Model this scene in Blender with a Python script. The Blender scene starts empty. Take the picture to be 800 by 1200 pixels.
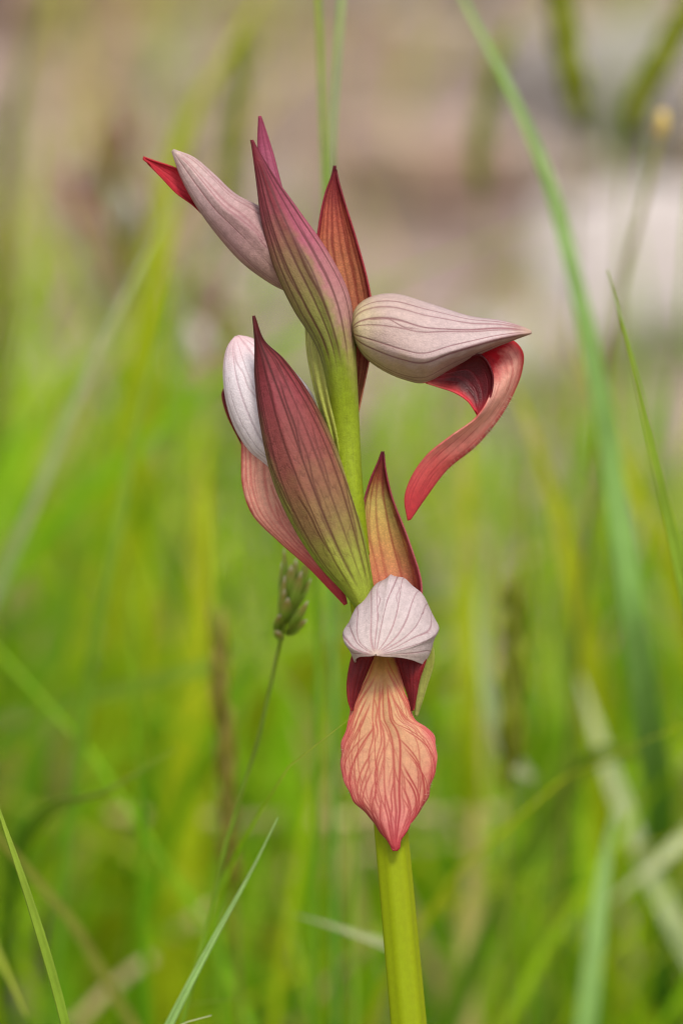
import bpy, math, random
import numpy as np
from mathutils import Vector, noise as mnoise

rad = math.radians
random.seed(7); rng = np.random.default_rng(7)
scene = bpy.context.scene
C = scene.collection

# ------------------------------------------------------------------ camera
PITCH = rad(14.0)          # looking a little down on the plant
DIST = 0.55                # lens to flower spike
ZC = 0.20                  # height of the middle of the picture at the spike
FWD = np.array([0, math.cos(PITCH), -math.sin(PITCH)])
UPV = np.array([0, math.sin(PITCH), math.cos(PITCH)])
RGT = np.array([1.0, 0, 0])
CAM = np.array([0, 0, ZC]) - FWD * DIST
cam = bpy.data.cameras.new('camera'); camo = bpy.data.objects.new('camera', cam); C.objects.link(camo)
camo.location = CAM; camo.rotation_euler = (rad(90) - PITCH, 0, 0)
cam.sensor_fit = 'VERTICAL'; cam.sensor_height = 22.0; cam.lens = 22.0 * DIST / 0.12
cam.clip_start = 0.01; cam.clip_end = 2000
cam.dof.use_dof = True; cam.dof.focus_distance = DIST - 0.002
cam.dof.aperture_fstop = 8.8; cam.dof.aperture_blades = 0
scene.camera = camo

# ------------------------------------------------------------------ sky, sun, exposure (bright overcast)
SUN_EL, SUN_AZ = rad(60), rad(160)
w = bpy.data.worlds.new('World'); scene.world = w; w.use_nodes = True
nt = w.node_tree; bg = nt.nodes['Background']
sky = nt.nodes.new('ShaderNodeTexSky'); sky.sky_type = 'NISHITA'; sky.sun_disc = False
sky.sun_elevation = SUN_EL; sky.sun_rotation = SUN_AZ; sky.dust_density = 3.0; sky.ozone_density = 0.6
hs = nt.nodes.new('ShaderNodeHueSaturation'); hs.inputs['Saturation'].default_value = 0.14   # cloud cover
nt.links.new(sky.outputs[0], hs.inputs['Color']); nt.links.new(hs.outputs[0], bg.inputs['Color'])
bg.inputs['Strength'].default_value = 0.10
sun = bpy.data.lights.new('sun', 'SUN'); suno = bpy.data.objects.new('sun', sun); C.objects.link(suno)
sun.energy = 1.5; sun.angle = rad(14); sun.color = (1.0, 0.94, 0.84)
sd = Vector((math.sin(SUN_AZ) * math.cos(SUN_EL), math.cos(SUN_AZ) * math.cos(SUN_EL), math.sin(SUN_EL)))
suno.rotation_euler = sd.to_track_quat('Z', 'Y').to_euler()
vs = scene.view_settings
vs.view_transform = 'Standard'; vs.look = 'None'; vs.gamma = 1.0; vs.use_curve_mapping = False
vs.exposure = 1.0
scene.render.engine = 'CYCLES'
scene.cycles.use_denoising = True; scene.cycles.filter_width = 1.15
scene.cycles.max_bounces = 8; scene.cycles.transmission_bounces = 6; scene.cycles.diffuse_bounces = 5

# ------------------------------------------------------------------ helpers
def srgb(r, g, b, a=1.0):
    f = lambda c: ((c / 255) / 12.92) if c / 255 <= 0.04045 else (((c / 255) + 0.055) / 1.055) ** 2.4
    return (f(r), f(g), f(b), a)

def P3(x, y, wd=0.0):
    """A point on the plant: tenths of a millimetre across, down, and toward the lens from the plane through the stem."""
    x = np.asarray(x, float); y = np.asarray(y, float); wd = np.asarray(wd, float)
    k = (DIST - wd * 1e-4)
    cx = (x - 400) * 1e-4 / DIST; cy = (600 - y) * 1e-4 / DIST
    return CAM + (cx * k)[..., None] * RGT + (cy * k)[..., None] * UPV + k[..., None] * FWD

def at(x, y, D):
    return P3(np.float64(x), np.float64(y), np.float64((DIST - D) * 1e4))

def tag(o, label=None, cat=None, group=None, kind=None):
    if label: o['label'] = label
    if cat: o['category'] = cat
    if group: o['group'] = group
    if kind: o['kind'] = kind
    return o

WORLD = {}                                     # world position of every parent
def empty(name, pos, parent=None):
    o = bpy.data.objects.new(name, None); C.objects.link(o); o.empty_display_size = 0.01
    pos = np.asarray(pos, float)
    if parent: o.parent = parent; o.location = pos - WORLD[parent.name]
    else: o.location = pos
    WORLD[o.name] = pos
    return o

def mesh_obj(name, verts, faces, mat, parent=None, origin=None, uv=None, attrs=None, smooth=True):
    verts = np.asarray(verts, float)
    base = WORLD[parent.name] if parent else (np.zeros(3) if origin is None else np.asarray(origin, float))
    pos = base if origin is None else np.asarray(origin, float)
    me = bpy.data.meshes.new(name)
    me.from_pydata((verts - pos).tolist(), [], faces)
    if uv is not None:
        l = me.uv_layers.new(name='UVMap'); idx = np.empty(len(me.loops), np.int32)
        me.loops.foreach_get('vertex_index', idx); l.data.foreach_set('uv', np.asarray(uv, np.float32)[idx].ravel())
    for k, v in (attrs or {}).items():
        at_ = me.attributes.new(k, 'FLOAT', 'POINT'); at_.data.foreach_set('value', np.asarray(v, np.float32).ravel())
    if smooth: me.polygons.foreach_set('use_smooth', [True] * len(me.polygons))
    me.materials.append(mat)
    o = bpy.data.objects.new(name, me); C.objects.link(o)
    if parent: o.parent = parent; o.location = pos - base
    else: o.location = pos
    WORLD[o.name] = pos
    return o

def spline(pts, n, closed=False):
    """Centripetal-ish Catmull-Rom through pts, n samples evenly along it."""
    p = np.asarray(pts, float)
    if len(p) == 2:
        return p[0] + (p[1] - p[0]) * np.linspace(0, 1, n)[:, None]
    q = np.vstack([2 * p[0] - p[1], p, 2 * p[-1] - p[-2]])
    out = []
    for i in range(1, len(q) - 2):
        a, b, c, d = q[i - 1], q[i], q[i + 1], q[i + 2]
        t0 = 0; t1 = t0 + max(np.linalg.norm(b - a), 1e-9) ** .5; t2 = t1 + max(np.linalg.norm(c - b), 1e-9) ** .5; t3 = t2 + max(np.linalg.norm(d - c), 1e-9) ** .5
        t = np.linspace(t1, t2, 40, endpoint=False)[:, None]
        A1 = (t1 - t) / (t1 - t0) * a + (t - t0) / (t1 - t0) * b
        A2 = (t2 - t) / (t2 - t1) * b + (t - t1) / (t2 - t1) * c
        A3 = (t3 - t) / (t3 - t2) * c + (t - t2) / (t3 - t2) * d
        B1 = (t2 - t) / (t2 - t0) * A1 + (t - t0) / (t2 - t0) * A2
        B2 = (t3 - t) / (t3 - t1) * A2 + (t - t1) / (t3 - t1) * A3
        out.append((t2 - t) / (t2 - t1) * B1 + (t - t1) / (t2 - t1) * B2)
    out = np.vstack(out + [p[-1:]])
    s = np.concatenate([[0], np.cumsum(np.linalg.norm(np.diff(out, axis=0), axis=1))])
    tt = np.linspace(0, s[-1], n)
    return np.stack([np.interp(tt, s, out[:, k]) for k in range(out.shape[1])], 1)

def prof(keys, t):
    """Smooth profile through (t, value) keys."""
    if np.isscalar(keys): return np.full_like(t, float(keys))
    k = np.asarray(keys, float)
    if len(k) < 3: return np.interp(t, k[:, 0], k[:, 1])
    m = np.gradient(k[:, 1], k[:, 0])
    i = np.clip(np.searchsorted(k[:, 0], t) - 1, 0, len(k) - 2)
    h = k[i + 1, 0] - k[i, 0]; s = np.clip((t - k[i, 0]) / h, 0, 1)
    return ((2 * s**3 - 3 * s**2 + 1) * k[i, 1] + (s**3 - 2 * s**2 + s) * h * m[i] + (-2 * s**3 + 3 * s**2) * k[i + 1, 1] + (s**3 - s**2) * h * m[i + 1])

def grid_faces(nt_, nu_):
    i = np.arange(nt_ - 1)[:, None] * nu_ + np.arange(nu_ - 1)[None, :]
    return np.stack([i, i + 1, i + 1 + nu_, i + nu_], -1).reshape(-1, 4).tolist()

def sstep(a, b, x):
    s = np.clip((x - a) / (b - a), 0, 1); return s * s * (3 - 2 * s)

def vein_field(U, T, width, n=7, hw=0.9, wob=0.012, seed=1, branches=0, spread=0.25, t_in=(0.0, 1.0), twin=0.0, bt=(0.0, 0.85), ulim=(0.03, 0.97), us=None, even=False, fan=0):
    """How much of a vein lies at each point: long veins from base to tip and side veins that fork off them."""
    r = np.random.default_rng(seed)
    v = np.zeros_like(U)
    us = np.linspace(0, 1, n + 2)[1:-1] + r.normal(0, 0.012, n) if us is None else np.asarray(us)
    fs = []  # one course per long vein
    for i, u0 in enumerate(us):
        ph, fr, am = r.uniform(0, 6.28, 3), r.uniform(3, 11, 3), r.uniform(.4, 1, 3) * wob
        f = lambda t, u0=u0, ph=ph, fr=fr, am=am: u0 + sum(am[k] * np.sin(fr[k] * t + ph[k]) for k in range(3)) / 2
        fs.append(f)
        w_ = hw * r.choice([.5, .75, 1.0, 1.25]) * (.8 + .35 * np.sin(r.uniform(4, 12) * T + r.uniform(0, 6)))
        st = r.uniform(.6, 1.1)
        if even: w_ = hw * r.uniform(.65, 1.3) * (.9 + .25 * np.sin(r.uniform(4, 12) * T + r.uniform(0, 6))); st = r.uniform(.7, 1.1)
        v = np.maximum(v, st * np.exp(-((U - f(T)) * width / w_) ** 2) * sstep(t_in[0] - .03, t_in[0] + .05, T) * (1 - sstep(t_in[1] - .06, t_in[1] + .02, T)))
    for sg in (-1, 1):                              # side veins that leave the middle one after another and arch out to the margin
        for i in range(fan):
            t0 = .06 + .66 * (i + r.uniform(-.25, .25)) / fan; k = r.uniform(.95, 1.25); sp = r.uniform(.27, .42)
            dt = np.clip(T - t0, 0, None)
            ub = .5 + sg * (.05 + .17 * r.uniform(0, 1) * (1 - i / fan) + .62 * k * (1 - np.exp(-(dt / sp) ** 1.25)) * .95) + .008 * np.sin(r.uniform(18, 34) * T + r.uniform(0, 6))
            m = (T >= t0) & (ub > .012) & (ub < .988)
            v = np.maximum(v, m * r.uniform(.85, 1.1) * np.exp(-((U - ub) * width / (hw * r.uniform(.75, 1.15))) ** 2) * sstep(t0, t0 + .08, T))
            for q in range(2):                      # each forks
                ts = t0 + r.uniform(.06, .22); d2 = np.clip(T - ts, 0, None)
                uc = ub - sg * r.uniform(.5, 1.3) * d2 ** 1.1
                m2 = (T >= ts) & (T < ts + r.uniform(.14, .3)) & (uc > .02) & (uc < .98) & (ub > -.2) & (ub < 1.2)
                v = np.maximum(v, m2 * r.uniform(.5, .9) * np.exp(-((U - uc) * width / (hw * .7)) ** 2))
    for b in range(branches):
        f = fs[r.integers(len(fs))]
        ts = r.uniform(*bt); ln = r.uniform(.12, .4)
        u_s = f(np.array(ts))
        sg = np.sign(u_s - .5 + r.normal(0, .12)) or 1
        k = r.uniform(.4, 1.2) * spread; pw = r.uniform(.6, 1.0)
        ph = r.uniform(0, 6.28)
        dt = np.clip(T - ts, 0, None)
        ub = f(T) + sg * k * dt ** pw + .008 * np.sin(38 * T + ph) * np.minimum(dt * 10, 1)
        m = ((T >= ts) & (T <= ts + ln) & (ub > ulim[0]) & (ub < ulim[1]))
        v = np.maximum(v, m * r.uniform(.6, 1.0) * np.exp(-((U - ub) * width / (hw * .75)) ** 2) * (1 - sstep(ts + ln * .6, ts + ln, T)))
    return v

def surface(name, pts, mat, parent, U, T, vein, thick=2.2, twosided=True):
    """pts: nt x nu x 3 in plant units; makes a thin solid petal."""
    nt_, nu_ = pts.shape[:2]
    W = P3(pts[..., 0], pts[..., 1], pts[..., 2])
    o = mesh_obj(name, W.reshape(-1, 3), grid_faces(nt_, nu_), mat, parent, uv=np.stack([U, T], -1).reshape(-1, 2), attrs={'vein': vein})
    if thick:
        m = o.modifiers.new('thickness', 'SOLIDIFY'); m.thickness = thick * 1e-4; m.offset = 0; m.use_rim = True
    return o

def patch(name, L, R, mat, parent, wl=0, wr=0, bul=0, a0=-90, a1=90, nu=64, nt=150, thick=2.2, vein=None, extra=None, n=(0, 0, 1), rough=0.5, seed=0):
    """A petal between two edge lines; its section is an arc that swells by bul."""
    t = np.linspace(0, 1, nt)
    Ls, Rs = spline(L, nt), spline(R, nt)
    wl, wr, b = prof(wl, t), prof(wr, t), prof(bul, t)
    L3 = np.concatenate([Ls, wl[:, None]], 1); R3 = np.concatenate([Rs, wr[:, None]], 1)
    Cc, H = (L3 + R3) / 2, (R3 - L3) / 2
    s = np.linspace(0, 1, nu)
    A0, A1 = np.radians(prof(a0, t)), np.radians(prof(a1, t))
    a = A0[:, None] + (A1 - A0)[:, None] * s[None]
    nn = np.asarray(n, float)
    pts = Cc[:, None] + H[:, None] * np.sin(a)[..., None] + nn * (b[:, None] * np.cos(a))[..., None]
    U, T = np.meshgrid(s, t)
    width = np.linalg.norm(H, axis=1)[:, None] * 2 * np.ones_like(U) * np.maximum((A1 - A0)[:, None] / math.pi, .5)
    if extra is not None: pts = extra(pts, U, T, a)
    if rough:
        r = np.random.default_rng(seed + 11); d = 0
        for k in range(4):
            d = d + np.sin(r.uniform(2, 9) * U + r.uniform(0, 6)) * np.sin(r.uniform(5, 18) * T + r.uniform(0, 6))
        pts[..., 2] += rough * d
    v = vein_field(U, T, width, **vein) if vein else np.zeros_like(U)
    return surface(name, pts, mat, parent, U, T, v, thick)

def tube(path, radii, nseg=16, ridges=0.0, nridge=5, cap=True):
    """A tapered tube along world points; returns verts, faces, uv."""
    p = np.asarray(path, float); n = len(p)
    tg = np.gradient(p, axis=0); tg /= np.linalg.norm(tg, axis=1)[:, None]
    ref = np.array([0, 1.0, 0]) if abs(tg[0][1]) < .9 else np.array([1.0, 0, 0])
    V, UVs, F = [], [], []
    for i in range(n):
        s = np.cross(tg[i], ref); s /= np.linalg.norm(s); q = np.cross(s, tg[i])
        for j in range(nseg + 1):
            th = 2 * math.pi * j / nseg
            r = radii[i] * (1 + ridges * math.cos(nridge * th))
            V.append(p[i] + r * (math.cos(th) * s + math.sin(th) * q)); UVs.append((j / nseg, i / (n - 1)))
    F = grid_faces(n, nseg + 1)
    if cap:
        F.append(list(range(nseg, -1, -1)) if False else list(range(nseg)))
        F.append([(n - 1) * (nseg + 1) + j for j in range(nseg)])
    return V, F, UVs

# ------------------------------------------------------------------ node materials
def new_mat(name):
    m = bpy.data.materials.new(name); m.use_nodes = True
    nt = m.node_tree; nt.nodes.clear()
    return m, nt, nt.nodes.new('ShaderNodeOutputMaterial')

def N(nt, kind, **kw):
    n = nt.nodes.new(kind)
    for k, v in kw.items():
        if k in n.inputs: n.inputs[k].default_value = v
        else: setattr(n, k, v)
    return n

def ramp(nt, fac, keys):
    r = nt.nodes.new('ShaderNodeValToRGB'); cr = r.color_ramp
    while len(cr.elements) < len(keys): cr.elements.new(0.5)
    for e, (p, c) in zip(cr.elements, keys): e.position = p; e.color = c
    cr.interpolation = 'EASE' if len(keys) < 3 else 'LINEAR'
    if fac is not None: nt.links.new(fac, r.inputs[0])
    return r.outputs[0]

def math_(nt, op, a, b=None, c=None, clamp=False):
    n = nt.nodes.new('ShaderNodeMath'); n.operation = op; n.use_clamp = clamp
    for i, v in enumerate((a, b, c)):
        if v is None: continue
        if isinstance(v, (int, float)): n.inputs[i].default_value = v
        else: nt.links.new(v, n.inputs[i])
    return n.outputs[0]

def mixc(nt, f, a, b, mode='MIX'):
    n = nt.nodes.new('ShaderNodeMix'); n.data_type = 'RGBA'; n.blend_type = mode
    for sock, v in ((n.inputs['Factor'], f), (n.inputs[6], a), (n.inputs[7], b)):
        if isinstance(v, (int, float)): sock.default_value = v
        elif isinstance(v, tuple): sock.default_value = v
        else: nt.links.new(v, sock)
    return n.outputs[2]

def maprange(nt, v, a, b, c=0.0, d=1.0, smooth=True):
    n = nt.nodes.new('ShaderNodeMapRange'); n.interpolation_type = 'SMOOTHSTEP' if smooth else 'LINEAR'
    nt.links.new(v, n.inputs[0])
    for i, x in enumerate((a, b, c, d)): n.inputs[i + 1].default_value = x
    return n.outputs[0]

def noise_(nt, vec, scale, detail=3.0, rough=0.55, dist=0.0):
    n = N(nt, 'ShaderNodeTexNoise', Scale=scale, Detail=detail, Roughness=rough, Distortion=dist)
    nt.links.new(vec, n.inputs['Vector']); return n.outputs['Fac']

def petal_mat(name, center, edge, vein, left=(0.3, 0.0), right=(0.7, 1.0), vein_amt=0.85, trans=0.38, rough=0.55, mottle=0.28, cells=0.35, spec=0.3, net=0.0, noise_edge=0.25, bump=.42):
    """Petal skin: colours from base to tip in the middle and along the margins, veins, mottling, tiny cells with their glisten put into the colour."""
    m, nt, out = new_mat(name)
    L = nt.links.new
    tc = nt.nodes.new('ShaderNodeTexCoord')
    sep = nt.nodes.new('ShaderNodeSeparateXYZ'); L(tc.outputs['UV'], sep.inputs[0]); u, t = sep.outputs[0], sep.outputs[1]
    ob = tc.outputs['Object']
    nz = noise_(nt, ob, 420, 4, .6)
    tj = math_(nt, 'ADD', t, math_(nt, 'MULTIPLY', math_(nt, 'SUBTRACT', nz, .5), .16))
    uj = math_(nt, 'ADD', u, math_(nt, 'MULTIPLY', math_(nt, 'SUBTRACT', nz, .5), noise_edge))
    col = ramp(nt, tj, center)
    ce = ramp(nt, tj, edge)
    e = math_(nt, 'MAXIMUM', maprange(nt, uj, left[0], left[1]), maprange(nt, uj, right[0], right[1]))
    col = mixc(nt, e, col, ce)
    # lengthwise streaks
    mp = nt.nodes.new('ShaderNodeMapping'); mp.inputs['Scale'].default_value = (60, 3.5, 1); L(tc.outputs['UV'], mp.inputs[0])
    stn = noise_(nt, mp.outputs[0], 1.0, 3, .6)
    col = mixc(nt, mottle, col, mixc(nt, 1.0, col, ramp(nt, stn, [(.3, (.75, .75, .75, 1)), (.7, (1.2, 1.2, 1.2, 1))]), 'MULTIPLY'))
    mot = noise_(nt, ob, 1500, 4, .65)
    col = mixc(nt, mottle, col, mixc(nt, 1.0, col, ramp(nt, mot, [(.3, (.6, .55, .55, 1)), (.72, (1.3, 1.3, 1.3, 1))]), 'MULTIPLY'))
    at_ = nt.nodes.new('ShaderNodeAttribute'); at_.attribute_name = 'vein'
    vf = at_.outputs['Fac']
    if net:
        mp2 = nt.nodes.new('ShaderNodeMapping'); mp2.inputs['Scale'].default_value = (9, 7, 1); L(tc.outputs['UV'], mp2.inputs[0])
        wn = N(nt, 'ShaderNodeTexNoise', Scale=2.0, Detail=2.0); L(mp2.outputs[0], wn.inputs['Vector'])
        ad = nt.nodes.new('ShaderNodeVectorMath'); ad.operation = 'MULTIPLY_ADD'; L(wn.outputs['Color'], ad.inputs[0]); ad.inputs[1].default_value = (.9, .9, 0); L(mp2.outputs[0], ad.inputs[2])
        vo = N(nt, 'ShaderNodeTexVoronoi', Scale=1.0); vo.feature = 'DISTANCE_TO_EDGE'; vo.voronoi_dimensions = '2D'; L(ad.outputs[0], vo.inputs['Vector'])
        vf = math_(nt, 'MAXIMUM', vf, math_(nt, 'MULTIPLY', maprange(nt, vo.outputs['Distance'], .07, .0), net))
    vcol = ramp(nt, t, vein)
    col = mixc(nt, math_(nt, 'MULTIPLY', vf, vein_amt, clamp=True), col, vcol)
    cel = N(nt, 'ShaderNodeTexVoronoi', Scale=4600.0); L(ob, cel.inputs['Vector'])
    col = mixc(nt, cells * .5, col, mixc(nt, 1.0, col, ramp(nt, cel.outputs['Distance'], [(.1, (1.5, 1.45, 1.4, 1)), (.6, (.8, .8, .8, 1))]), 'MULTIPLY'))  # cell glints painted into the colour: lighter centres, darker gaps
    hgt = math_(nt, 'SUBTRACT', math_(nt, 'MULTIPLY', mot, .5), math_(nt, 'MULTIPLY', vf, .6))
    hgt = math_(nt, 'SUBTRACT', hgt, math_(nt, 'MULTIPLY', cel.outputs['Distance'], .35))
    hgt = math_(nt, 'ADD', hgt, math_(nt, 'MULTIPLY', stn, .3))
    bp = N(nt, 'ShaderNodeBump', Strength=bump, Distance=.0002); L(hgt, bp.inputs['Height'])
    pr = N(nt, 'ShaderNodeBsdfPrincipled', Roughness=rough); pr.inputs['Specular IOR Level'].default_value = spec
    L(col, pr.inputs['Base Color']); L(bp.outputs[0], pr.inputs['Normal'])
    tr = nt.nodes.new('ShaderNodeBsdfTranslucent'); L(col, tr.inputs['Color']); L(bp.outputs[0], tr.inputs['Normal'])
    mx = nt.nodes.new('ShaderNodeMixShader'); mx.inputs[0].default_value = trans
    L(pr.outputs[0], mx.inputs[1]); L(tr.outputs[0], mx.inputs[2]); L(mx.outputs[0], out.inputs[0])
    return m

def blade_mat(name, keys, trans=0.4, rough=0.55, stripes=0.4, tint=False, alt=None):
    """Grass leaf: fine lengthwise ribs, blotches, light coming through."""
    m, nt, out = new_mat(name); L = nt.links.new
    tc = nt.nodes.new('ShaderNodeTexCoord')
    sep = nt.nodes.new('ShaderNodeSeparateXYZ'); L(tc.outputs['UV'], sep.inputs[0])
    if tint:
        a = nt.nodes.new('ShaderNodeAttribute'); a.attribute_name = 'tint'
        col = ramp(nt, a.outputs['Fac'], keys)
        # leaves yellow toward their tips
        col = mixc(nt, maprange(nt, sep.outputs[1], .75, 1.0, 0, .55), col, srgb(196, 186, 96))
    else:
        col = ramp(nt, sep.outputs[1], keys)
    mp = nt.nodes.new('ShaderNodeMapping'); mp.inputs['Scale'].default_value = (26, 1.2, 1); L(tc.outputs['UV'], mp.inputs[0])
    st = noise_(nt, mp.outputs[0], 1.0, 2, .5)
    col = mixc(nt, stripes, col, mixc(nt, 1.0, col, ramp(nt, st, [(.3, (.6, .6, .6, 1)), (.7, (1.35, 1.35, 1.35, 1))]), 'MULTIPLY'))
    bl = noise_(nt, tc.outputs['Object'], 160, 3, .6)
    col = mixc(nt, .35, col, mixc(nt, 1.0, col, ramp(nt, bl, [(.3, (.65, .65, .6, 1)), (.7, (1.3, 1.3, 1.3, 1))]), 'MULTIPLY'))
    bp = N(nt, 'ShaderNodeBump', Strength=.3, Distance=.0002); L(st, bp.inputs['Height'])
    pr = N(nt, 'ShaderNodeBsdfPrincipled', Roughness=rough); pr.inputs['Specular IOR Level'].default_value = .2
    L(col, pr.inputs['Base Color']); L(bp.outputs[0], pr.inputs['Normal'])
    tr = nt.nodes.new('ShaderNodeBsdfTranslucent'); L(col, tr.inputs['Color'])
    mx = nt.nodes.new('ShaderNodeMixShader'); mx.inputs[0].default_value = trans
    L(pr.outputs[0], mx.inputs[1]); L(tr.outputs[0], mx.inputs[2]); L(mx.outputs[0], out.inputs[0])
    return m

def rock_mat(name, a, b, c, scale=30):
    m, nt, out = new_mat(name); L = nt.links.new
    tc = nt.nodes.new('ShaderNodeTexCoord'); ob = tc.outputs['Object']
    n1 = noise_(nt, ob, scale, 8, .62); n2 = noise_(nt, ob, scale * 5, 6, .6, .4)
    col = mixc(nt, maprange(nt, n1, .35, .65), a, b)
    col = mixc(nt, maprange(nt, n2, .55, .72), col, c)
    bp = N(nt, 'ShaderNodeBump', Strength=.7, Distance=.004); L(n2, bp.inputs['Height'])
    pr = N(nt, 'ShaderNodeBsdfPrincipled', Roughness=.85); L(col, pr.inputs['Base Color']); L(bp.outputs[0], pr.inputs['Normal'])
    L(pr.outputs[0], out.inputs[0]); return m

def soil_mat():
    m, nt, out = new_mat('soil'); L = nt.links.new
    tc = nt.nodes.new('ShaderNodeTexCoord'); ob = tc.outputs['Object']
    n1 = noise_(nt, ob, 9, 6, .6); n2 = noise_(nt, ob, 70, 6, .62, .3); n3 = noise_(nt, ob, 400, 4, .6)
    col = ramp(nt, n1, [(.3, srgb(96, 78, 60)), (.44, srgb(118, 98, 88)), (.56, srgb(160, 142, 136)), (.68, srgb(112, 104, 66))])
    col = mixc(nt, .7, col, mixc(nt, 1.0, col, ramp(nt, n2, [(.3, (.45, .42, .4, 1)), (.7, (1.45, 1.42, 1.4, 1))]), 'MULTIPLY'))
    col = mixc(nt, .4, col, mixc(nt, 1.0, col, ramp(nt, n3, [(.35, (.6, .6, .6, 1)), (.65, (1.3, 1.3, 1.3, 1))]), 'MULTIPLY'))
    bp = N(nt, 'ShaderNodeBump', Strength=.8, Distance=.006); L(n2, bp.inputs['Height'])
    pr = N(nt, 'ShaderNodeBsdfPrincipled', Roughness=.95); L(col, pr.inputs['Base Color']); L(bp.outputs[0], pr.inputs['Normal'])
    L(pr.outputs[0], out.inputs[0]); return m

M = {}
g_base = srgb(150, 166, 52)
M['bract_maroon'] = petal_mat('bract_maroon_skin',
    [(0, srgb(156, 176, 44)), (.14, srgb(164, 174, 66)), (.32, srgb(150, 122, 76)), (.52, srgb(150, 84, 76)), (.75, srgb(152, 68, 76)), (.92, srgb(118, 38, 44)), (1, srgb(90, 26, 30))],
    [(0, srgb(148, 176, 48)), (.3, srgb(156, 172, 66)), (.48, srgb(152, 140, 84)), (.7, srgb(132, 64, 68)), (1, srgb(96, 30, 36))],
    [(0, srgb(120, 122, 46)), (.25, srgb(86, 42, 34)), (1, srgb(64, 16, 22))], left=(.24, .08), right=(.78, .92), vein_amt=.88, net=.35, cells=.3, trans=.42)
M['bract_pink'] = petal_mat('bract_pink_green_skin',
    [(0, srgb(154, 172, 18)), (.35, srgb(152, 172, 34)), (.44, srgb(142, 158, 48)), (.54, srgb(146, 148, 74)), (.68, srgb(150, 124, 86)), (.82, srgb(162, 84, 92)), (.95, srgb(146, 46, 60)), (1, srgb(104, 24, 38))],
    [(0, srgb(154, 172, 18)), (.35, srgb(154, 174, 40)), (.45, srgb(180, 176, 96)), (.54, srgb(192, 146, 138)), (.77, srgb(180, 98, 118)), (1, srgb(124, 34, 54))],
    [(0, srgb(130, 146, 46)), (.44, srgb(88, 52, 42)), (1, srgb(84, 24, 38))], left=(.06, 0.0), right=(.5, .68), vein_amt=.88, cells=.25, trans=.42, net=.12)
M['bract_red'] = petal_mat('bract_orange_red_skin',
    [(0, srgb(190, 150, 100)), (.3, srgb(200, 120, 96)), (.6, srgb(204, 134, 96)), (.8, srgb(196, 104, 80)), (.93, srgb(136, 44, 50)), (1, srgb(96, 24, 36))],
    [(0, srgb(176, 120, 80)), (.5, srgb(168, 62, 70)), (.85, srgb(142, 38, 52)), (1, srgb(90, 22, 34))],
    [(0, srgb(150, 56, 50)), (1, srgb(116, 26, 34))], left=(.2, .05), right=(.8, .97), vein_amt=.8, cells=.9, rough=.4)
M['bract_gold'] = petal_mat('bract_gold_red_skin',
    [(0, srgb(204, 110, 92)), (.28, srgb(206, 122, 92)), (.5, srgb(208, 164, 96)), (.72, srgb(200, 180, 98)), (.84, srgb(160, 92, 56)), (.93, srgb(118, 34, 44)), (1, srgb(92, 20, 38))],
    [(0, srgb(180, 80, 90)), (.5, srgb(170, 84, 92)), (.85, srgb(134, 36, 54)), (1, srgb(92, 20, 38))],
    [(0, srgb(164, 58, 50)), (1, srgb(122, 40, 40))], left=(.14, .02), right=(.72, .84), vein_amt=.75, cells=.7)
M['bract_rose'] = petal_mat('bract_rose_skin', [(0, srgb(170, 120, 120)), (.6, srgb(186, 108, 134)), (1, srgb(150, 52, 84))], [(0, srgb(160, 90, 110)), (1, srgb(150, 52, 84))],
    [(0, srgb(120, 50, 72)), (1, srgb(110, 36, 62))], vein_amt=.6)
M['sheath'] = petal_mat('sheath_green_skin', [(0, srgb(150, 164, 44)), (.5, srgb(176, 182, 84)), (1, srgb(190, 192, 110))], [(0, srgb(156, 168, 60)), (.6, srgb(206, 202, 140)), (1, srgb(214, 208, 160))],
    [(0, srgb(130, 140, 50)), (1, srgb(140, 120, 70))], left=(.12, 0), right=(.9, 1), vein_amt=.45, mottle=.3)
hood_c = [(0, srgb(190, 184, 116)), (.10, srgb(196, 182, 138)), (.26, srgb(188, 164, 156)), (.55, srgb(190, 168, 168)), (.85, srgb(196, 176, 176)), (1, srgb(186, 156, 140))]
hood_v = [(0, srgb(120, 72, 66)), (.5, srgb(112, 58, 70)), (1, srgb(150, 92, 98))]
M['hood_side'] = petal_mat('hood_side_skin', hood_c, [(0, srgb(186, 186, 118)), (.3, srgb(190, 168, 136)), (.6, srgb(168, 136, 128)), (1, srgb(180, 140, 132))], hood_v,
    left=(.1, 0), right=(.80, .90), vein_amt=.8, trans=.28, mottle=.22)
M['hood_front'] = petal_mat('hood_front_skin', [(0, srgb(200, 178, 166)), (.08, srgb(190, 174, 172)), (.5, srgb(190, 174, 176)), (1, srgb(180, 158, 160))],
    [(0, srgb(196, 174, 166)), (.5, srgb(196, 180, 178)), (1, srgb(186, 166, 162))], [(0, srgb(168, 116, 122)), (.4, srgb(130, 70, 84)), (1, srgb(118, 58, 72))],
    left=(.14, .06), right=(.86, .94), vein_amt=.72, trans=.25, mottle=.22)
M['hood_bud'] = petal_mat('hood_bud_skin', [(0, srgb(168, 150, 100)), (.25, srgb(170, 138, 124)), (.5, srgb(174, 138, 138)), (.8, srgb(188, 160, 160)), (1, srgb(190, 168, 162))],
    [(0, srgb(170, 150, 100)), (.4, srgb(176, 130, 126)), (1, srgb(204, 168, 166))], [(0, srgb(116, 66, 74)), (1, srgb(156, 98, 106))], left=(.1, 0), right=(.9, 1), vein_amt=.7, trans=.28, mottle=.35)
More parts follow.
